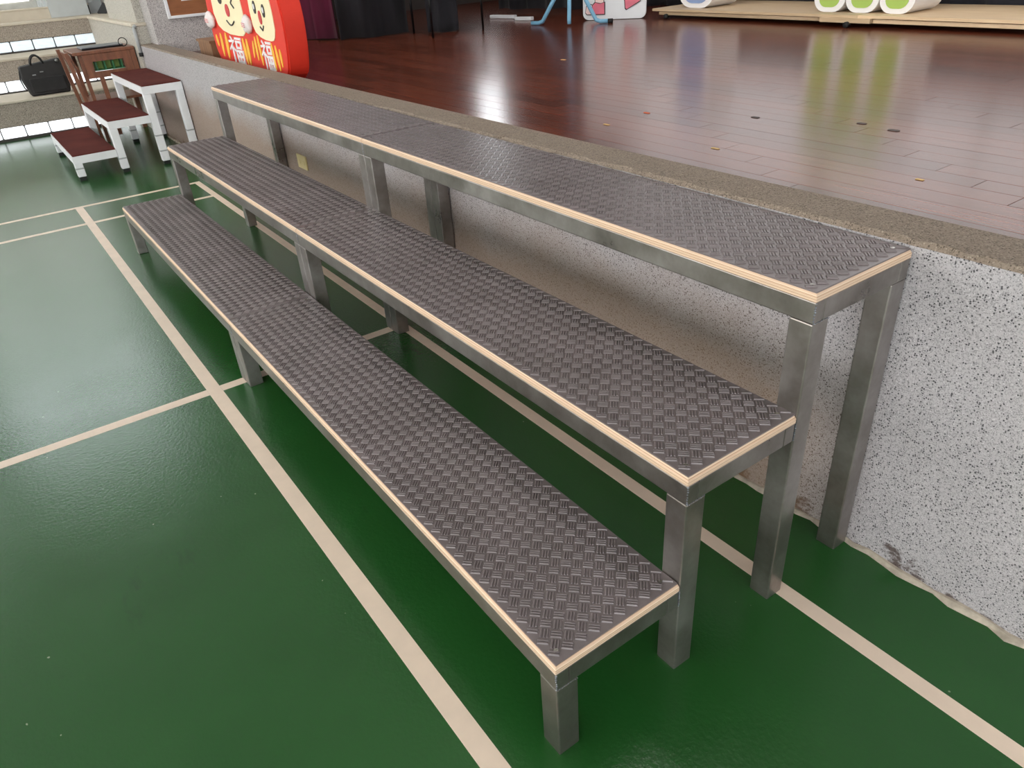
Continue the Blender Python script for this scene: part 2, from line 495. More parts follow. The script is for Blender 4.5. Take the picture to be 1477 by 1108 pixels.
# stepped pebble seating with glass blocks, along the left end of the hall
R1, R2, R3, R4 = -7.97, -8.55, -9.12, -9.42
T1, T2, T3 = .345, .655, .93
YE = .90
b = BM()
for x, z0, z1, xb in ((R1 - .03, 0, T1 - .02, R2), (R2 - .03, T1 - .02, T2 - .02, R3), (R3 - .03, T2 - .02, T3 - .02, R4)):
    box(b, HX0, x, HY0, YE + .02, z0, z1)
box(b, HX0, R4 - .03, HY0, YE + .1, T3 - .02, 1.02)
wall_left = struct('wall_left', b, MDARKJ)
gb_mesh = None
def block_mesh(dx=.05, w=.193, h=.092):
    b = BM(); box(b, -dx, 0, 0, w, 0, h); bevel(b, .006, 1)
    return b
me1 = me2 = None
for (xr, zb, zt, mat, key) in ((R1, .022, T1, MGB1, 1), (R2, T1 + .012, T2, MGB1, 2), (R3, T2 + .012, T3, MGB2, 3)):
    # tread slab with its nosing
    nxt = {1: R2, 2: R3, 3: R4}[key]
    b = BM(); box(b, nxt - .03, xr + .014, HY0, YE + .02, zt - .020, zt); bevel(b, .004, 1)
    obj('ledge', b, MCREAM, wall_left)
    # pebble panels of the riser
    yy = YE + .02
    while yy > HY0:
        b = BM(); box(b, xr - .05, xr, max(yy - 2.4, HY0), yy - .004, zb + .103, zt - .020)
        obj('pebble_panel', b, MPEB, wall_left); yy -= 2.4
    b = BM(); box(b, xr - .05, xr - .004, HY0, YE + .02, zb - .022 if key == 1 else zb - .012, zb)
    obj('base_strip', b, MDARKJ, wall_left)
    bm_ = block_mesh(); bmesh.ops.recalc_face_normals(bm_, faces=bm_.faces[:])
    me = bpy.data.meshes.new('glass_block'); bm_.to_mesh(me); bm_.free(); me.materials.append(mat)
    for k in range(13):
        o = bpy.data.objects.new('glass_block', me); C.objects.link(o); o.parent = wall_left
        o.location = (xr - .006, (.735 if key > 1 else .73) - .2045 * k + {1: -.003, 2: .0, 3: -.005}[key], zb + .004)
    b = BM()
    for k in range(13, 48): 
        y0 = .735 - .2045 * k; box(b, xr - .056, xr - .006, y0, y0 + .193, zb + .004, zb + .096)
    obj('glass_blocks_further_along', b, mat, wall_left, kind='stuff')
b = BM(); box(b, R4 - .12, R4, HY0, YE + .02, T3, 1.025); obj('sill_wall', b, MCREAM, wall_left)
b = BM(); box(b, HX0, R4 + .008, HY0, YE + .1, 1.025, 1.040); bevel(b, .004, 1); obj('window_sill', b, MCREAM, wall_left)
b = BM(); box(b, HX0, R4 - .06, .56, 1.05, 1.041, CEIL); box(b, R4 - .06, R4 + .03, .60, .98, T3 + .002, 2.6)
obj('grey_pillar', b, MGREYP, wall_left)
b = BM(); box(b, HX0, HX0 + .15, HY0, .56, 4.5, CEIL); obj('upper_wall', b, MWHITEW, wall_left)
def window(n, p0, axis, length, z0, z1, mat, nrm, nm, ns=2):
    """frame, mullions and panes; p0 is one lower corner on the wall line, axis a unit vector along the wall"""
    A, Nn = Vector(axis), Vector(nrm); p0 = Vector(p0)
    b = BM()
    def rect(u0, u1, w0, w1, d0, d1, bm=None):
        bm = bm or b
        a = [p0 + A * u + Vector((0, 0, w)) + Nn * d0 for u, w in ((u0, w0), (u1, w0), (u1, w1), (u0, w1))]
        frustum(bm, a, [q + Nn * (d1 - d0) for q in a])
    rect(0, .05, 0, z1 - z0, -.04, .02); rect(length - .05, length, 0, z1 - z0, -.04, .02)
    rect(.05, length - .05, 0, .05, -.04, .02); rect(.05, length - .05, z1 - z0 - .05, z1 - z0, -.04, .02)
    fr = obj('window_%d' % n, b, MFRAME); fr['kind'] = 'structure'
    us = [.05 + (length - .1) * k / nm for k in range(nm + 1)]
    ws = [.05 + (z1 - z0 - .1) * k / ns for k in range(ns + 1)]
    for i in range(nm):
        for j in range(ns):
            q = BM(); rect(us[i] + .012, us[i + 1] - .012, ws[j] + .012, ws[j + 1] - .012, -.012, -.004, q)
            obj('pane', q, mat[min(j, len(mat) - 1)] if isinstance(mat, list) else mat, fr)
    q = BM()
    for u in us[1:-1]: rect(u - .014, u + .014, .05, z1 - z0 - .05, -.03, .014, q)
    for w in ws[1:-1]: rect(.05, length - .05, w - .012, w + .012, -.028, .012, q)
    obj('mullion', q, MFRAME, fr)
    return fr
wn = 1
for y0, ln in ((-1.60, 2.13), (-4.05, 1.85), (-6.50, 1.85), (-8.95, 1.85)):
    window(wn, (HX0 + .10, y0, 1.04), (0, 1, 0), ln, 1.04, 4.5, MWINL, (1, 0, 0), 2, 3); wn += 1
b = BM()
for y0, y1 in ((.53, .56), (-2.20, -1.60), (-4.65, -4.05), (-7.10, -6.50), (HY0, -8.95)):
    box(b, HX0, HX0 + .2, y0, y1, 1.04, 4.5)
obj('window_pier', b, MGREYP, wall_left)
for x0 in (-8.6, -5.5, -2.4, .7, 3.8):
    window(wn, (x0, HY0 + .12, 1.0), (1, 0, 0), 2.4, 1.0, 4.4, MWINB, (0, 1, 0), 3, 3); wn += 1
b = BM()
box(b, HX0, HX1, HY0 - .1, HY0, 0, CEIL); box(b, HX0, HX1, HY0, HY0 + .2, 0, 1.0); box(b, HX0, HX1, HY0, HY0 + .2, 4.4, CEIL)
for x0, x1 in ((HX0, -8.6), (-6.2, -5.5), (-3.1, -2.4), (0, .7), (3.1, 3.8), (6.2, HX1)): box(b, x0, x1, HY0, HY0 + .2, 1.0, 4.4)
struct('wall_long', b, MWHITEW)
b = BM(); box(b, HX1, HX1 + .15, HY0, 6.0, 0, .3); box(b, HX1, HX1 + .15, HY0, 6.0, 4.0, CEIL); box(b, HX1, HX1 + .15, .4, 6.0, .3, 4.0)
for y0, y1 in ((-2.6, -2.0), (-5.6, -5.0), (HY0, -8.0)): box(b, HX1, HX1 + .15, y0, y1, .3, 4.0)
struct('wall_right', b, MWHITEW)
for y0, ln in ((-2.0, 2.4), (-5.0, 2.4), (-8.0, 2.4)):
    window(wn, (HX1 + .06, y0, .3), (0, 1, 0), ln, .3, 4.0, MWINR, (-1, 0, 0), 3, 3); wn += 1
b = BM(); box(b, HX0 - .2, HX1 + .2, HY0 - .2, 6.2, CEIL, CEIL + .15); struct('ceiling', b, MWHITEW)
b = BM(); box(b, HX0 - .12, HX0, HY0, 1.3, 0, CEIL); struct('wall_outer', b, MWHITEW)
# pier between the seating and the stage, with a conduit on its corner
b = BM(); box(b, -9.60, -6.88, .905, 1.3, 0, .905)
pier = struct('wall_pier', b, MPIER)
b = BM(); box(b, -9.60, -6.875, .895, 1.16, .905, .932); bevel(b, .004, 1); obj('pier_ledge', b, MCREAM, pier)
b = BM(); box(b, -8.15, -6.90, .955, 1.3, .9325, CEIL); obj('pier_upper', b, MPIER, pier)
b = BM(); box(b, -9.60, -8.15, 1.16, 1.3, .9325, CEIL); obj('pier_recess', b, MPIER, pier)
b = BM(); tube(b, [(-6.865, .908, .90), (-6.865, .908, .70)], .014); tube(b, [(-6.865, .908, .90), (-6.865, .93, .915)], .014)
cd = obj('conduit', b, MBAND, pier, True)
b = BM(); tube(b, [(-6.865, .908, .705), (-6.865, .908, .675)], .02); obj('conduit_plug', b, MBLACKR, cd, True)
b = BM()
for k in range(5): bar(b, (-9.36 + .045 * k, 1.06 + .01 * k, .934), (-9.32 + .04 * k, 1.14, 1.03 - .012 * k), .022)
tag(obj('niche_filler', b, MBLACKM), 'added small dark bars on the ledge in the corner niche', 'filler')  # dark bars added so the corner niche reads dark

# stage side wall facing the boards, with notice board
b = BM(); box(b, -8.2, -6.62, 1.02, 2.05, 0, CEIL); wing = struct('wall_wing', b, MPEB2)
t = thing('notice_board', 'brown notice board in a white frame on the grey pebbledash wall', 'notice board', (-6.62, 1.2, .97))
b = BM(); box(b, -6.618, -6.60, 1.175, 1.96, .972, 1.9); obj('board_panel', b, MNOTICE, t)
for a in ((1.15, 1.175, .95, 1.92), (1.96, 1.985, .95, 1.92), (1.175, 1.96, .95, .972), (1.175, 1.96, 1.9, 1.92)):
    b = BM(); box(b, -6.618, -6.588, *a); bevel(b, .003, 1); obj('frame_bar', b, MWHITEM, t)
b = BM(); box(b, -6.600, -6.597, 1.29, 1.80, 1.075, 1.6); obj('paper_sheet', b, MBOARDW, t)

# stage shell
b = BM(); box(b, -8.3, HX1, 5.75, 5.9, 0, 1.3); box(b, -8.3, HX1, 5.75, 5.9, 4.2, CEIL); box(b, -8.3, -6.05, 5.75, 5.9, 1.3, 4.2); box(b, 4.75, HX1, 5.75, 5.9, 1.3, 4.2); struct('wall_back', b, MBACKW)
for k in range(4):
    window(wn, (-6.05 + 2.7 * k, 5.80, 1.3), (1, 0, 0), 2.7, 1.3, 4.2, MGLOWK, (0, -1, 0), 2, 2); wn += 1  # unseen glowing panes added in the back wall for the board sheen
b = BM(); box(b, -8.35, -8.2, 2.05, 5.20, 0, CEIL); box(b, -8.35, -8.2, 5.68, 5.9, 0, CEIL); box(b, -8.35, -8.2, 5.20, 5.68, 0, 1.85); box(b, -8.35, -8.2, 5.20, 5.68, 3.6, CEIL)
struct('wall_stage_side', b, MBACKW)
window(wn, (-8.27, 5.20, 1.85), (0, 1, 0), .48, 1.85, 3.6, MWINS, (1, 0, 0), 1, 2); wn += 1
b = BM(); box(b, -8.2, HX1, .98, 1.25, 4.1, CEIL); struct('wall_proscenium', b, MWHITEW)

# ------------------------------------------------------------------ the three-tier risers
L = 1.845
TW = 1.841
HS = (.2560, .5135, .7702); YF = (0.0, .3077, .6114); YB = (.3057, .6094, .9157)
MATH, PLYH, TUB, LEGW = .004, .0150, .044, .050
def mat_mesh(w, d):
    """rubber sheet with a moulded basket weave: three ribs one way, three the other, turned 45 degrees"""
    b = BM(); c = .0222; rib = .0046; gap = .0057; h = .0024
    box(b, -w, 0, 0, d, -.0030, 0)
    r2 = math.sqrt(.5)
    for i in range(-70, 70):
        for j in range(-70, 70):
            cx = -w / 2 + (i - j) * c * r2 + .004; cyy = d / 2 + (i + j) * c * r2 + .002
            if not (-w - .02 < cx < .02 and -.02 < cyy < d + .02): continue
            for k in (-1, 0, 1):
                a = (i + j) % 2
                du, dv = ((r2, r2), (-r2, r2)) if a else ((-r2, r2), (r2, r2))
                ox, oy = cx + dv[0] * gap * k, cyy + dv[1] * gap * k
                hl = c * .475
                lo, hi = [], []
                ok = True
                for s, q in ((-1, -1), (1, -1), (1, 1), (-1, 1)):
                    x = ox + du[0] * hl * s + dv[0] * rib / 2 * q; yv = oy + du[1] * hl * s + dv[1] * rib / 2 * q
                    lo.append((x, yv, 0)); 
                    hi.append((ox + du[0] * (hl - .0012) * s + dv[0] * (rib / 2 - .0013) * q, oy + du[1] * (hl - .0012) * s + dv[1] * (rib / 2 - .0013) * q, h))
                    if not (-w + .001 < x < -.001 and .001 < yv < d - .001): ok = False
                if not ok: continue
                va = [b.verts.new(p) for p in lo]; vb = [b.verts.new(p) for p in hi]
                b.faces.new(vb)
                for e in range(4): b.faces.new((va[e], va[(e + 1) % 4], vb[(e + 1) % 4], vb[e]))
    me = bpy.data.meshes.new('rubber_mat'); bmesh.ops.recalc_face_normals(b, faces=b.faces[:]); b.to_mesh(me); b.free()
    me.materials.append(MMAT)
    return me
MM_END = mat_mesh(TW - .005, .3057 - .0055)
MM_FULL = mat_mesh(TW - .0005, .3057 - .0055)
def leg(parent, x0, x1, y0, y1, z1):
    b = BM(); box(b, x0, x1, y0, y1, 0.0, z1); bevel(b, .003, 2)
    o = obj('leg', b, MSTEEL, parent)
    return o
def weld(b, p, q, n=9, r=.0028):
    p, q = Vector(p), Vector(q)
    for k in range(n):
        c = p + (q - p) * (k + .5) / n + Vector((random.uniform(-.0006, .0006), random.uniform(-.0006, .0006), random.uniform(-.001, .001)))
        bmesh.ops.create_icosphere(b, subdivisions=1, radius=r * random.uniform(.7, 1.15), matrix=Matrix.Translation(c))
def make_riser(label, open_end):
    t = thing('tiered_riser', label, 'riser', (-TW / 2, .45, 0), 'three-tier steel risers set end to end')
    for i in range(3):
        z = HS[i]; y0, y1 = YF[i], YB[i]
        zp = z - MATH; zt = zp - PLYH; zb = zt - TUB
        b = BM(); box(b, -TW, 0, y0, y1, zt, zp)
        bmesh.ops.bevel(b, geom=[e for e in b.edges if all(v.co.z > zp - 1e-5 for v in e.verts) and (all(v.co.y < y0 + 1e-5 for v in e.verts) or (open_end and all(v.co.x > -1e-5 for v in e.verts)))], offset=.005, segments=1, affect='EDGES')
        deck = obj('plywood_deck', b, MPLY, t)
        m = bpy.data.objects.new('rubber_mat', MM_END if open_end else MM_FULL); C.objects.link(m)
        m.location = (-.005 if open_end else -.0002, y0 + .005, z - .001); attach(m, deck)
        # front, rear and end rails
        b = BM(); box(b, -TW, 0, y0, y0 + .030, zb, zt - .0003); bevel(b, .0025, 2); obj('front_rail', b, MSTEEL, t)
        b = BM(); box(b, -TW, 0, y1 - .030, y1, zb, zt - .0003); bevel(b, .0025, 2); obj('rear_rail', b, MSTEEL, t)
        for xa in (-TW, -.030):
            b = BM(); box(b, xa, xa + .030, y0 + .0302, y1 - .0302, zb, zt - .0003); bevel(b, .0025, 2); obj('end_rail', b, MSTEEL, t)
        for xa in (-TW, -LEGW):
            leg(t, xa, xa + LEGW, y0 + .0005, y0 + LEGW, zb - .0003)
            if i == 2: leg(t, xa, xa + LEGW, y1 - LEGW, y1, zb - .0003)
        b = BM()
        weld(b, (.0004, y0 + .0005, zb), (.0004, y0 + .0005, zt), 8, .0022)
        weld(b, (.0004, y0 + .004, zb), (.0004, y0 + LEGW, zb), 9, .0014)
        if i < 2: weld(b, (.0004, y1 + .001, zb), (.0004, y1 + .001, zt), 9, .0022)
        obj('weld_beads', b, MWELD, t, kind='stuff')
        for (sx, syy) in ((-.028, .024), (-TW + .028, .024), (-.028, y1 - y0 - .024), (-TW + .028, y1 - y0 - .024)):
            b = BM(); tube(b, [(sx, y0 + syy, z - .001), (sx, y0 + syy, z + .0012)], .0045, 12)
            obj('screw_head', b, MCHROME, deck)
    return t
r1 = make_riser('three-tier steel riser with ribbed rubber treads ending beside the bare terrazzo wall', True)
r2 = make_riser('three-tier steel riser with ribbed rubber treads standing nearer the white carpeted steps', False)
r2.location = r1.location + Vector((-L, 0, 0))

# wall socket behind the risers
t = thing('wall_socket', 'ivory wall socket plate low on the terrazzo wall behind the risers', 'socket', (-3.38, YW, .32))
b = BM(); box(b, -3.445, -3.315, YW - .010, YW - .0003, .322, .398); bevel(b, .004, 2); obj('cover_plate', b, MIVORY, t)
for dx in (-.03, .03):
    b = BM(); box(b, -3.38 + dx - .016, -3.38 + dx + .016, YW - .0125, YW - .0102, .348, .372); bevel(b, .001, 1); obj('outlet_face', b, MIVORY, t)

# ------------------------------------------------------------------ white steps with carpet treads
t = thing('step_stand', 'small white metal steps with three maroon carpet treads by the stage wall', 'steps', (-6.28, .45, 0))
X0, X1 = -6.87, -5.70
SZ = (.185, .382, .582); SY0 = (.015, .320, .622); SY1 = (.318, .620, .915)
for i in range(3):
    z, y0, y1 = SZ[i], SY0[i], SY1[i]
    b = BM(); box(b, X0 + .006, X1 - .006, y0 + .006, y1 - .002, z - .008, z); obj('carpet_tread', b, MCARP, t)
    b = BM(); box(b, X0, X1, y0, y0 + .028, z - .062, z - .0082)
    box(b, X0, X1, y1 - .028, y1, z - .062, z - .0082)
    box(b, X0, X0 + .028, y0 + .028, y1 - .028, z - .062, z - .0082); box(b, X1 - .028, X1, y0 + .028, y1 - .028, z - .062, z - .0082)
    obj('tread_frame', b, MWHITEM, t)
    lg = [(y0, y0 + .055)] + ([(y1 - .055, y1)] if i == 2 else [])
    for xa in (X0, X1 - .055):
        for ya, yb in lg:
            b = BM(); box(b, xa, xa + .055, ya, yb, .028, z - .0625); bevel(b, .003, 1); l_ = obj('leg', b, MWHITEM, t)
            b = BM(); box(b, xa + .004, xa + .051, ya + .004, yb - .004, 0, .028); obj('rubber_foot', b, MBLACKR, l_)
            b = BM(); zz = min(.10, z * .45); box(b, xa - .001, xa + .056, ya - .001, yb + .001, zz, zz + .010); obj('leg_band', b, MBAND, l_)
            if i == 2:
                b = BM(); box(b, xa - .001, xa + .056, ya - .001, yb + .001, .215, .225); obj('leg_band', b, MBAND, l_)

# ------------------------------------------------------------------ wooden desk by the pier
t = thing('wooden_desk', 'old reddish wooden desk with open frame behind the white steps', 'desk', (-7.3, .62, 0))
b = BM(); box(b, -7.58, -7.04, .40, .90, .725, .75); bevel(b, .004, 1); obj('desk_top', b, MDESK, t)
for (xa, ya, yb2) in ((-7.07, .385, .42), (-7.55, .385, .42)):
    b = BM(); bar(b, (xa, ya - .03, .755), (xa, yb2, 0), .05, .028, (0, 1, 0)); obj('leg', b, MDESK, t)
for (xa, ya) in ((-7.10, .455), (-7.52, .455)):
    b = BM(); bar(b, (xa, ya, .725), (xa, ya + .01, 0), .045, .028, (0, 1, 0)); obj('leg', b, MDESK, t)
for (xa, ya) in ((-7.07, .875), (-7.55, .875)):
    b = BM(); box(b, xa - .025, xa + .025, ya - .02, ya + .02, 0, .725); obj('leg', b, MDESK, t)
b = BM(); box(b, -7.075, -7.05, .47, .853, .665, .725)
box(b, -7.075, -7.05, .47, .853, .535, .585); box(b, -7.075, -7.05, .47, .535, .585, .665); box(b, -7.075, -7.05, .785, .853, .585, .665)
obj('front_panel', b, MDESK, t)
b = BM(); box(b, -7.08, -7.05, .555, .59, .05, .535); obj('stile', b, MDESK, t)
b = BM(); box(b, -7.07, -7.045, .47, .853, .13, .17); obj('stretcher', b, MDESK, t)
b = BM(); box(b, -7.53, -7.10, .42, .90, .33, .35); obj('shelf', b, MDESK, t)
b = BM(); box(b, -7.53, -7.12, .86, .90, .35, .72); obj('side_panel', b, MDESK, t)
b = BM(); bar(b, (-7.3, .37, .74), (-7.3, .405, .62), .5, .012, (0, 1, 0)); obj('slanted_side_board', b, MDESK, t)
# green wire rack standing in the desk opening
t = thing('letter_rack', 'green metal rack seen through the opening of the wooden desk', 'rack', (-7.14, .66, .585))
b = BM(); box(b, -7.20, -7.09, .54, .80, .5855, .592); obj('rack_base', b, MGREEN, t)
for k in range(4):
    b = BM(); box(b, -7.20, -7.095, .56 + .068 * k, .572 + .068 * k, .592, .655); obj('divider', b, MGREEN, t)
b = BM(); box(b, -7.204, -7.20, .54, .80, .592, .655); obj('rack_back', b, MGFACE, t)
# laptop and wire loop on the desk
t = thing('laptop', 'closed grey laptop lying flat on the wooden desk', 'laptop', (-7.3, .66, .75))
b = BM(); box(b, -7.43, -7.17, .50, .84, .7502, .762); bevel(b, .003, 1); obj('base', b, MBLACKM, t)
b = BM(); box(b, -7.43, -7.17, .50, .84, .7624, .770); bevel(b, .003, 1); obj('lid', b, MLAP, t)
b = BM(); pts = [(-7.10, .83 + .035 * math.cos(a), .788 + .033 * math.sin(a)) for a in [2 * PI * k / 24 for k in range(24)]]
tube(b, pts, .0035, 8, True); tag(obj('wire_loop', b, MBLACKM, None, True), 'thin black wire loop standing on the desk beside the laptop', 'wire')

# ------------------------------------------------------------------ black bag on the lowest ledge
t = thing('laptop_bag', 'black nylon briefcase leaning on the first pebble ledge', 'bag', (-8.12, .23, T1))
b = BM()
lo = [(-8.20, .065, T1 + .0005), (-8.06, .065, T1 + .0005), (-8.06, .405, T1 + .0005), (-8.20, .405, T1 + .0005)]
mid_ = [(-8.23, .03, .50), (-8.075, .03, .50), (-8.075, .44, .50), (-8.23, .44, .50)]
hi = [(-8.23, .045, .605), (-8.14, .045, .605), (-8.14, .41, .645), (-8.23, .41, .645)]
rings = [[b.verts.new(p) for p in r] for r in (lo, mid_, hi)]
for a_, c_ in zip(rings, rings[1:]):
    for k in range(4): b.faces.new((a_[k], a_[(k + 1) % 4], c_[(k + 1) % 4], c_[k]))
b.faces.new(rings[0]); b.faces.new(rings[-1]); bevel(b, .018, 3)
obj('bag_body', b, MBAG, t, True)
b = BM(); box(b, -8.066, -8.052, .09, .385, .375, .50); bevel(b, .006, 2); obj('front_pocket', b, MBAG, t)
for xo in (-8.195, -8.14):
    b = BM(); pts = [(xo, .15 + .11 * (k / 12), .61 + .078 * math.sin(PI * k / 12) ** .55) for k in range(13)]
    tube(b, pts, .009, 8); obj('handle', b, MBAG, t, True)
b = BM(); tube(b, [(-8.13, .375, .625), (-8.112, .375, .625)], .014, 14); obj('strap_ring', b, MBAGT, t, True)
for a in ((.13, .16, .525, .533), (.20, .23, .545, .553)):
    b = BM(); box(b, -8.072, -8.064, *a); obj('zip_pull', b, MBAGT, t)
b = BM(); tube(b, [(-8.14, .04, .57), (-8.10, .02, .50), (-8.08, .03, .43), (-8.09, .045, .40)], .006, 8); obj('strap', b, MBAG, t, True)
# sheet of paper lying on the window sill
b = BM(); box(b, -9.44, -9.415, .66, .86, 1.08, 1.36)
tag(obj('white_notice', b, MBOARDW), 'white sheet standing against the grey pillar by the window', 'paper')

# ------------------------------------------------------------------ on the stage
# wooden box
t = thing('wooden_box', 'small brown wooden box on the stage beside the red daruma figure', 'box', (-5.63, 1.25, ZS))
bx0, bx1, by0, by1, bz = -5.80, -5.47, 1.14, 1.40, .825
for n_, a in (('side_panel', (bx0, bx0 + .018, by0, by1, ZS, bz)), ('side_panel', (bx1 - .018, bx1, by0, by1, ZS, bz)),
              ('front_panel', (bx0 + .018, bx1 - .018, by0, by0 + .018, ZS, bz)), ('back_panel', (bx0 + .018, bx1 - .018, by1 - .018, by1, ZS, bz)), ('top_panel', (bx0 - .01, bx1 + .01, by0 - .01, by1 + .01, bz, bz + .016))):
    b = BM(); box(b, *a); obj(n_, b, MCRATE, t)
b = BM(); box(b, bx1 - .0005, bx1 + .01, by0 + .05, by0 + .08, ZS + .02, bz - .02); obj('batten', b, MPINE, t)

# double daruma figure
FY = 1.155
t = thing('daruma_figure', 'big red twin daruma figure with two cream faces and white characters', 'figure', (-4.7, FY + .06, ZS))
KX = 1.0
def lobe(s):      # outline, counter-clockwise in (x, z)
    return s
out = [(-5.28, ZS + .001), (-5.34, .72), (-5.395, .80), (-5.41, .92), (-5.40, 1.05), (-5.36, 1.20), (-5.27, 1.34), (-5.13, 1.43), (-4.97, 1.46), (-4.82, 1.43), (-4.70, 1.36), (-4.66, 1.35),
       (-4.60, 1.37), (-4.48, 1.44), (-4.33, 1.46), (-4.18, 1.42), (-4.05, 1.33), (-3.96, 1.20), (-3.92, 1.06), (-3.925, .92), (-3.955, .80), (-4.00, .72), (-4.06, ZS + .001)]
def smooth_loop(pts, sub=4, fixed=()):
    res = []
    n_ = len(pts)
    for i in range(n_):
        p_1, p_2, p_3, p_4 = (Vector(pts[(i + d) % n_]) for d in (-1, 0, 1, 2))
        if i in (0, n_ - 2, n_ - 1): res.append(tuple(p_2)); continue
        for k in range(sub):
            t_ = k / sub
            q = .5 * (2 * p_2 + (p_3 - p_1) * t_ + (2 * p_1 - 5 * p_2 + 4 * p_3 - p_4) * t_ ** 2 + (3 * p_2 - p_1 - 3 * p_3 + p_4) * t_ ** 3)
            res.append((q.x, max(q.y, ZS + .001)))
    return res
out = smooth_loop([(x + .005, z) for x, z in out])
b = BM(); prism(b, out, (0, .135, 0), (0, FY, 0), (1, 0, 0), (0, 0, 1))
bmesh.ops.recalc_face_normals(b, faces=b.faces[:])
bmesh.ops.bevel(b, geom=[e for e in b.edges if abs(e.verts[0].co.y - e.verts[1].co.y) < 1e-5], offset=.010, segments=2, affect='EDGES')
obj('red_body', b, MRED, t)
PROUD = [0.0]
def patch(name, loop, m, par, lift=.0):
    b = BM(); prism(b, loop, (0, -.004, 0), (0, FY - .0002 - lift, 0), (1, 0, 0), (0, 0, 1))
    return obj(name, b, m, par)
def face(cx, w, zc, sc):
    return None
F1 = [(-4.63, .928), (-4.60, .97), (-4.59, 1.06), (-4.60, 1.14), (-4.66, 1.24), (-4.78, 1.31), (-4.93, 1.33), (-5.08, 1.29), (-5.18, 1.21), (-5.225, 1.11), (-5.235, 1.03), (-5.19, .955), (-5.10, .925), (-4.95, .907), (-4.78, .905), (-4.68, .908)]
F2 = [(-4.085, .925), (-4.055, .97), (-4.05, 1.06), (-4.06, 1.14), (-4.11, 1.24), (-4.20, 1.31), (-4.30, 1.32), (-4.38, 1.26), (-4.43, 1.17), (-4.445, 1.06), (-4.44, .98), (-4.41, .943), (-4.34, .918), (-4.25, .905), (-4.16, .903), (-4.11, .908)]
for loop, nx, nw in ((F1, -4.895, .062), (F2, -4.265, .038)):
    f = patch('face', loop, MFACE, t)
    patch('nose', ell(nx, 1.055 if loop is F1 else 1.03, nw * .62, .038), MNOSE, f, .0045)
    if loop is F1:
        patch('eye', ell(-5.015, 1.125, .042, .034, 20), MINK, f, .0045)
        patch('eye_glint', ell(-5.0, 1.135, .016, .013, 14), MWHITEP, f, .009)
        for p, q in (((-4.79, 1.10), (-4.73, 1.135)), ((-4.79, 1.10), (-4.74, 1.072))):
            b = BM(); bar(b, (p[0], FY - .0065, p[1]), (q[0], FY - .0065, q[1]), .004, .010, (0, 0, 1)); obj('wink_line', b, MINK, f)
        pts = [(-4.96 + .16 * k / 12, FY - .0065, .992 - .026 * math.sin(PI * k / 12)) for k in range(13)]
        b = BM(); tube(b, pts, .005, 6); obj('smile', b, MINK, f)
    else:
        for ex, ez in ((-4.335, 1.085), (-4.185, 1.068)):
            patch('eye', ell(ex, ez, .022, .036, 20, -.1), MINK, f, .0045)
            patch('eye_glint', ell(ex + .006, ez + .004, .009, .016, 14), MWHITEP, f, .009)
        for p, q in (((-4.30, .978), (-4.262, .958)), ((-4.262, .958), (-4.235, .985))):
            b = BM(); bar(b, (p[0], FY - .0065, p[1]), (q[0], FY - .0065, q[1]), .004, .008, (0, 0, 1)); obj('mouth_line', b, MINK, f)
for cx, rx in ((-5.325, .085), (-4.515, .062)):
    b = BM()
    random.seed(3)
    bmesh.ops.create_icosphere(b, subdivisions=3, radius=1, matrix=Matrix.Translation((cx, FY - .012, .985)) @ Matrix.Diagonal((rx, .028, .055, 1)))
    for v in b.verts: v.co += Vector((random.uniform(-1, 1), random.uniform(-1, 0), random.uniform(-1, 1))) * .005
    p = obj('cheek_puff', b, MPUFF, t, True)
    b = BM()
    for k in range(3): bar(b, (cx - rx * .4, FY - .044, .975 + .010 * k), (cx + rx * .45, FY - .044, .972 + .010 * k), .004, .004)
    obj('cheek_scribble', b, MPINKP, p)
def stripe(x0, z0, x1, z1, w=.035):
    d = Vector((x1 - x0, z1 - z0)); L_ = d.length; d.normalize(); nn = Vector((-d.y, d.x))
    pts = []
    for k in range(9): 
        s = k / 8; ww = w * math.sin(PI * min(1, .06 + s * .9)) ** .6
        pts.append((Vector((x0, z0)) + d * L_ * s, ww))
    loop = [tuple(p + nn * w_ / 2) for p, w_ in pts] + [tuple(p - nn * w_ / 2) for p, w_ in reversed(pts)]
    patch('yellow_stripe', loop, MYEL, t)
for s in ((-5.315, .890, -5.295, .815, .042), (-5.20, .905, -5.215, .752, .05), (-5.08, .912, -5.108, .74, .055), (-4.72, .893, -4.708, .735, .05), (-4.645, .893, -4.655, .735, .05),
          (-4.515, .887, -4.55, .785, .032), (-4.465, .915, -4.475, .775, .036), (-4.41, .925, -4.402, .75, .036), (-4.18, .892, -4.172, .737, .036), (-4.116, .882, -4.102, .74, .036), (-4.053, .865, -4.05, .765, .030)):
    stripe(*s)
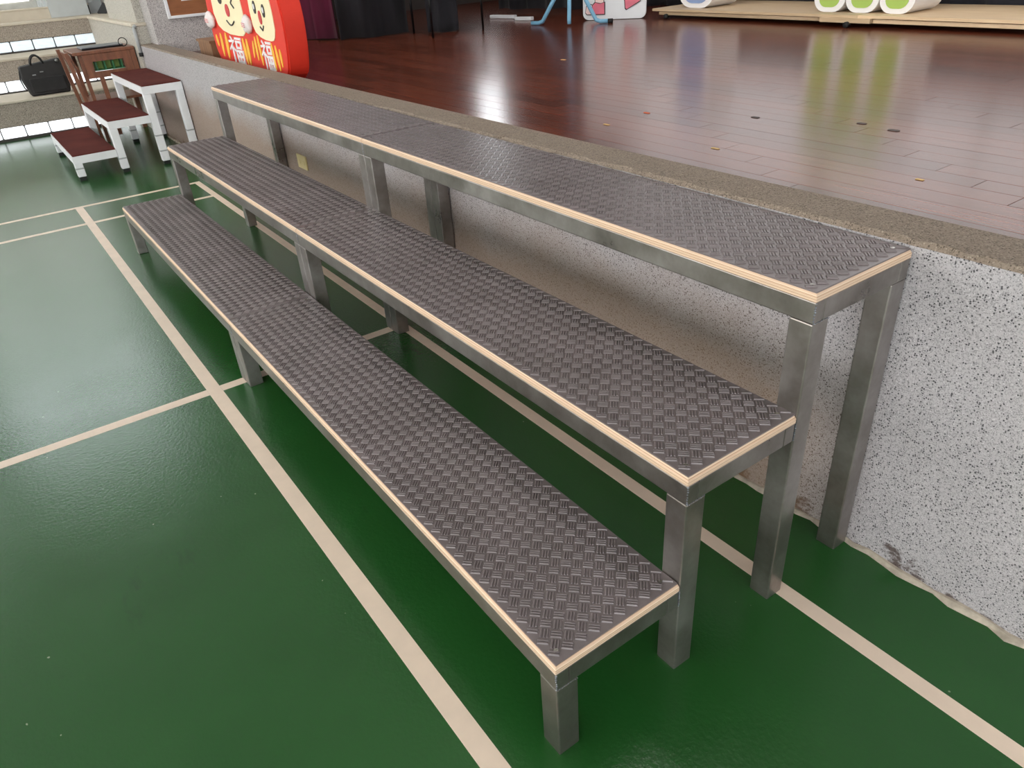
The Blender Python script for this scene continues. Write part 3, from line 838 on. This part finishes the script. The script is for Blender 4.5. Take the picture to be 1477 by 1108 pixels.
# the character for good fortune, brushed in white, once on each belly
FU = [((.20, .98), (.30, .90)), ((.04, .80), (.44, .84)), ((.40, .82), (.04, .48)), ((.25, .62), (.25, .02)), ((.30, .56), (.44, .46)),
      ((.54, .95), (.98, .95)),
      ((.60, .82), (.60, .58)), ((.92, .82), (.92, .58)), ((.60, .82), (.92, .82)), ((.60, .59), (.92, .59)),
      ((.54, .46), (.54, .02)), ((.98, .46), (.98, .02)), ((.54, .46), (.98, .46)), ((.54, .03), (.98, .03)), ((.54, .245), (.98, .245)), ((.76, .46), (.76, .03))]
for x0, x1, z0, z1 in ((-5.045, -4.765, .735, .893), (-4.385, -4.188, .735, .897)):
    b = BM()
    for sk, ((u0, w0), (u1, w1)) in enumerate(FU):
        p = Vector((x0 + (x1 - x0) * u0, 0, z0 + (z1 - z0) * w0)); q = Vector((x0 + (x1 - x0) * u1, 0, z0 + (z1 - z0) * w1))
        d = (q - p).normalized(); horiz = abs(d.x) > abs(d.z)
        wd = .0145 if horiz else .088 * (x1 - x0)
        p -= d * wd * .3; q += d * wd * .3
        nn = Vector((-d.z, 0, d.x)) * wd / 2
        a = [p + nn, p - nn, q - nn, q + nn]
        a = [Vector((c.x, FY - .0002, c.z)) for c in a]
        frustum(b, a, [c + Vector((0, -.004 - sk * .00025, 0)) for c in a])
    obj('white_character', b, MWHITEP, t)

# curtains
def curtain(name, pts, z0, z1, m, label, amp=.05, wl=.16, th=.012, cat='curtain', lean=0):
    P = [Vector((p[0], p[1], 0)) for p in pts]
    b = BM(); cols = []
    tot = sum((q - p).length for p, q in zip(P, P[1:])); n = max(12, int(tot / wl * 10))
    for k in range(n + 1):
        s = tot * k / n; acc = 0
        for p, q in zip(P, P[1:]):
            l_ = (q - p).length
            if s <= acc + l_ + 1e-6: break
            acc += l_
        d = (q - p).normalized(); c = p + d * (s - acc); nn = Vector((-d.y, d.x, 0))
        ph = 2 * PI * s / wl
        col = []
        for j in range(7):
            f = j / 6; z = z0 + (z1 - z0) * f
            a = amp * (1 - .35 * f) * (math.sin(ph + .5 * math.sin(3 * f)) + .3 * math.sin(2.3 * ph + f * 2))
            o_ = c + nn * a
            col.append((b.verts.new((o_.x, o_.y, z + (.006 * math.sin(ph * .7) if j == 0 else 0))), b.verts.new((o_.x + nn.x * th, o_.y + nn.y * th, z + (.006 * math.sin(ph * .7) if j == 0 else 0)))))
        cols.append(col)
    for k in range(n):
        for j in range(6):
            a, c = cols[k], cols[k + 1]
            b.faces.new((a[j][0], c[j][0], c[j + 1][0], a[j + 1][0])); b.faces.new((a[j][1], a[j + 1][1], c[j + 1][1], c[j][1]))
        for j, s_ in ((0, 1), (6, -1)):
            b.faces.new((cols[k][j][0], cols[k][j][1], cols[k + 1][j][1], cols[k + 1][j][0]))
    for c in (cols[0], cols[-1]):
        for j in range(6): b.faces.new((c[j][0], c[j + 1][0], c[j + 1][1], c[j][1]))
    return tag(obj(name, b, m, None, True), label, cat)
curtain('stage_curtain', [(-6.50, 2.12), (-5.97, 2.33)], ZS + .012, 4.6, MMAROON, 'maroon velvet stage curtain hanging behind the red daruma figure', .045, .24)
curtain('stage_curtain', [(-5.86, 2.34), (-5.80, 2.66), (-5.76, 2.95)], ZS + .006, 4.6, MBLACKC, 'black drape hanging next to the maroon stage curtain', .03, .3)
curtain('black_cloth', [(-5.54, 3.02), (-5.44, 3.12), (-5.38, 3.24)], ZS + .006, 1.16, MBLACKC, 'black cloth hanging down under the thin-legged black table', .016, .16, cat='cloth')
curtain('stage_curtain', [(-6.35, 4.35), (-5.2, 4.66)], ZS + .05, 4.6, MBLACKC, 'black drape hanging clear of the boards behind the blue stand', .035, .25)
curtain('backdrop_skirt', [(-6.4, 5.45), (4.6, 5.45)], ZS + .004, 1.28, MBLACKC, 'low black skirt curtain along the back of the stage', .03, .3)
# black table with thin legs
t = thing('black_table', 'black table on four thin legs between the black drapes', 'table', (-5.45, 3.12, ZS))
for x, y in ((-5.69, 2.965), (-5.15, 2.844), (-5.52, 3.32), (-5.234, 3.399)):
    b = BM(); tube(b, [(x, y, ZS), (x, y, ZS + .50)], .010, 10); obj('leg', b, MBLACKM, t, True)
b = BM(); box(b, -5.72, -5.10, 2.80, 3.44, ZS + .50, ZS + .53); bevel(b, .004, 1); obj('table_top', b, MBLACKM, t)
# plain white strips lying on the boards
for i, (p, q, lab) in enumerate((((-6.06, 4.05), (-5.76, 4.13), 'white strip on the boards beneath the black drape, the longer one'), ((-5.60, 4.02), (-5.42, 4.08), 'short white strip on the boards behind the blue stand leg'))):
    b = BM(); bar(b, (*p, ZS + .016), (*q, ZS + .016), .05, .030); bevel(b, .004, 1)
    tag(obj('white_strip', b, MBOARDW), lab, 'foam strip')

# blue stand
t = thing('tripod_stand', 'light blue tubular tripod stand in front of the white shoe board', 'stand', (-4.72, 3.95, ZS))
hub = Vector((-4.72, 3.96, ZS + .42))
for foot, cap in (((-5.05, 3.79, ZS + .018), None), ((-4.63, 3.87, ZS + .018), None), ((-4.46, 4.16, ZS + .018), 1)):
    f = Vector(foot); d = Vector((f.x - hub.x, f.y - hub.y, 0)).normalized()
    k = f - d * .10
    b = BM()
    if foot[0] == -4.63: pts = [hub, f + Vector((0, 0, .03)), f]
    else: pts = [hub, k + (hub - k) * .10, k + (hub - k) * .03 , k + d * .03, f]
    tube(b, pts, .017, 12); l_ = obj('leg', b, MBLUE, t, True)
    if cap:
        b = BM(); tube(b, [f - d * .005, f + d * .035], .0185, 12); obj('rubber_tip', b, MBLACKR, l_, True)
b = BM(); tube(b, [hub + Vector((0, 0, -.03)), hub + Vector((0, 0, .05))], .035, 14); obj('hub', b, MBLUE, t, True)
b = BM(); tube(b, [hub + Vector((0, 0, .05)), hub + Vector((0, 0, .75))], .016, 12); obj('pole', b, MBLUE, t, True)

# white board with printed legs and pink shoes
p0 = Vector((-4.86, 4.22, 0)); p1 = Vector((-4.42, 4.555, 0)); ax = (p1 - p0).normalized(); nb = Vector((ax.y, -ax.x, 0)); BW = (p1 - p0).length
t = thing('shoe_board', 'white rounded board printed with legs in pink shoes', 'board', ((p0 + p1) / 2 + Vector((0, 0, ZS))))
zb_ = ZS + .004
def rrect(w, h, r, n=5):
    out = []
    for cx, cz, a0 in ((w - r, r, -PI / 2), (w - r, h - r, 0), (r, h - r, PI / 2), (r, r, PI)):
        for k in range(n + 1):
            a = a0 + PI / 2 * k / n; out.append((cx + r * math.cos(a), cz + r * math.sin(a)))
    return out
b = BM(); prism(b, rrect(BW, 1.15, .05), -nb * .03, Vector((p0.x, p0.y, zb_)), ax, (0, 0, 1)); obj('panel', b, MBOARDW, t)
def print_(name, loop, m, lift=0.0, par=None):
    b = BM(); prism(b, loop, nb * .002, Vector((p0.x, p0.y, zb_)) + nb * (.0003 + lift), ax, (0, 0, 1)); return obj(name, b, m, par or t)
def outlined(name, loop, m, lift=0.0):
    cx = sum(p[0] for p in loop) / len(loop); cz = sum(p[1] for p in loop) / len(loop)
    big = [(cx + (u - cx) * 1.07 + (.003 if u > cx else -.003), cz + (w - cz) * 1.07 + (.003 if w > cz else -.003)) for u, w in loop]
    o_ = print_(name + '_outline', big, MINK, lift)
    return print_(name, loop, m, lift + .0025, o_)
sc = BW / 95.0     # metres per photo pixel on this board
outlined('leg_print', [(.20 * BW, .125), (.33 * BW, .115), (.335 * BW, .45), (.195 * BW, .45)], MSKIN)
outlined('leg_print', [(.66 * BW, .155), (.79 * BW, .20), (.76 * BW, .45), (.60 * BW, .45)], MSKIN)
outlined('shoe_print', [(.13 * BW, .045), (.345 * BW, .045), (.345 * BW, .135), (.28 * BW, .125), (.20 * BW, .135), (.16 * BW, .115)], MSHOE, .005)
outlined('shoe_tip_print', [(.045 * BW, .06), (.07 * BW, .045), (.13 * BW, .045), (.15 * BW, .115), (.10 * BW, .125), (.06 * BW, .105)], MSKIN, .005)
outlined('shoe_print', [(.68 * BW, .085), (.70 * BW, .075), (.90 * BW, .135), (.89 * BW, .215), (.81 * BW, .195), (.755 * BW, .165), (.665 * BW, .17)], MSHOE, .005)
outlined('shoe_tip_print', [(.90 * BW, .135), (.955 * BW, .165), (.965 * BW, .20), (.94 * BW, .235), (.89 * BW, .215)], MSKIN, .005)
print_('skirt_print', [(.12 * BW, .45), (.86 * BW, .45), (.72 * BW, .66), (.26 * BW, .66)], MSKIN, .006)

# dolly of plywood on casters
t = thing('plywood_dolly', 'long pale plywood dolly on casters at the back of the stage', 'dolly', (-2.2, 5.0, ZS))
DY = 4.57
b = BM(); box(b, -4.36, -2.45, DY + .0, 5.36, .742, .760); obj('platform', b, MPINE, t)
b = BM(); box(b, -2.447, .6, DY + .0, 5.36, .742, .760); obj('platform', b, MPINE, t)
for x0, x1, yo in ((-4.30, -2.72, .02), (-2.72, -2.34, -.02), (-2.34, .55, .01)):
    b = BM(); box(b, x0 + .002, x1 - .002, DY + yo, DY + yo + .09, .714, .7418 if x0 > -3 and x1 < -2 else .7365); obj('batten', b, MPINE, t)
b = BM(); box(b, -4.30, .55, 5.24, 5.33, .714, .7418); obj('batten', b, MPINE, t)
for x, y in ((-4.20, DY + .02), (-2.50, DY - .015), (-.8, DY + .02), (-4.20, 5.28), (-2.5, 5.28)):
    b = BM(); box(b, x - .02, x + .02, y - .02, y + .02, .707, .7135)
    for s in (-1, 1): box(b, x - .013, x + .013, y + s * .012 - .002, y + s * .012 + .002, .696, .707)
    cs = obj('caster', b, MCHROME, t)
    b = BM(); tube(b, [(x, y - .03, ZS + .019), (x, y - .008, ZS + .019)], .019, 16); obj('wheel', b, MBLACKR, cs, True)

# block letters standing on the dolly
def letter(name, label, outer, holes_face, x, y, depth, mf, loopname):
    t = thing(name, label, 'letter', (x, y, .7605), 'block letters on the plywood dolly')
    return t
LY = 4.70
t = thing('block_letter', 'white block letter m with apple green face on the dolly', 'letter', (-2.5, LY + .15, .7605), 'block letters on the plywood dolly')
ZL = .7606
def foot(cx, w, top):
    """stem with rounded foot"""
    r = w * .36
    lo = []
    for k in range(7):
        a = PI + PI / 2 * k / 6; lo.append((cx - w / 2 + r + r * math.cos(a), r + r * math.sin(a)))
    for k in range(7):
        a = 1.5 * PI + PI / 2 * k / 6; lo.append((cx + w / 2 - r + r * math.cos(a), r + r * math.sin(a)))
    return lo + [(cx + w / 2, top), (cx - w / 2, top)]
WM = .745; wst = WM / 3
for k in range(3):
    cx = (k + .5) * wst
    b = BM(); prism(b, foot(cx, wst * .985, .62), (0, .34, 0), (-2.885, LY, ZL), (1, 0, 0), (0, 0, 1)); st = obj('stem', b, MWHITEP, t)
    b = BM(); prism(b, [(u, w + .03) for u, w in foot(cx, wst * .64, .57)], (0, -.004, 0), (-2.885, LY - .0003, ZL), (1, 0, 0), (0, 0, 1)); obj('green_face', b, MGFACE, st)
b = BM(); arch = [(0, 0), (WM, 0), (WM, .10)] + [(WM / 2 + WM / 2 * math.cos(a), .10 + .12 * math.sin(a)) for a in [PI * k / 16 for k in range(1, 16)]] + [(0, .10)]
prism(b, arch, (0, .34, 0), (-2.885, LY, ZL + .6205), (1, 0, 0), (0, 0, 1)); st = obj('arch', b, MWHITEP, t)
b = BM(); prism(b, [(.045 + u * .88, w * .8 + .0) for u, w in arch], (0, -.004, 0), (-2.885, LY - .0003, ZL + .6205), (1, 0, 0), (0, 0, 1)); obj('green_face', b, MGFACE, st)

t = thing('block_letter', 'tall white rounded block letter with soft blue face on the dolly end', 'letter', (-3.97, LY + .15, .7605), 'block letters on the plywood dolly')
b = BM(); prism(b, foot(.20, .40, .74), (0, .34, 0), (-4.195, LY, ZL), (1, 0, 0), (0, 0, 1)); st = obj('stem', b, MWHITEP, t)
b = BM(); prism(b, [(u, w + .035) for u, w in foot(.20, .285, .67)], (0, -.004, 0), (-4.195, LY - .0003, ZL), (1, 0, 0), (0, 0, 1)); obj('blue_face', b, MBFACE, st)
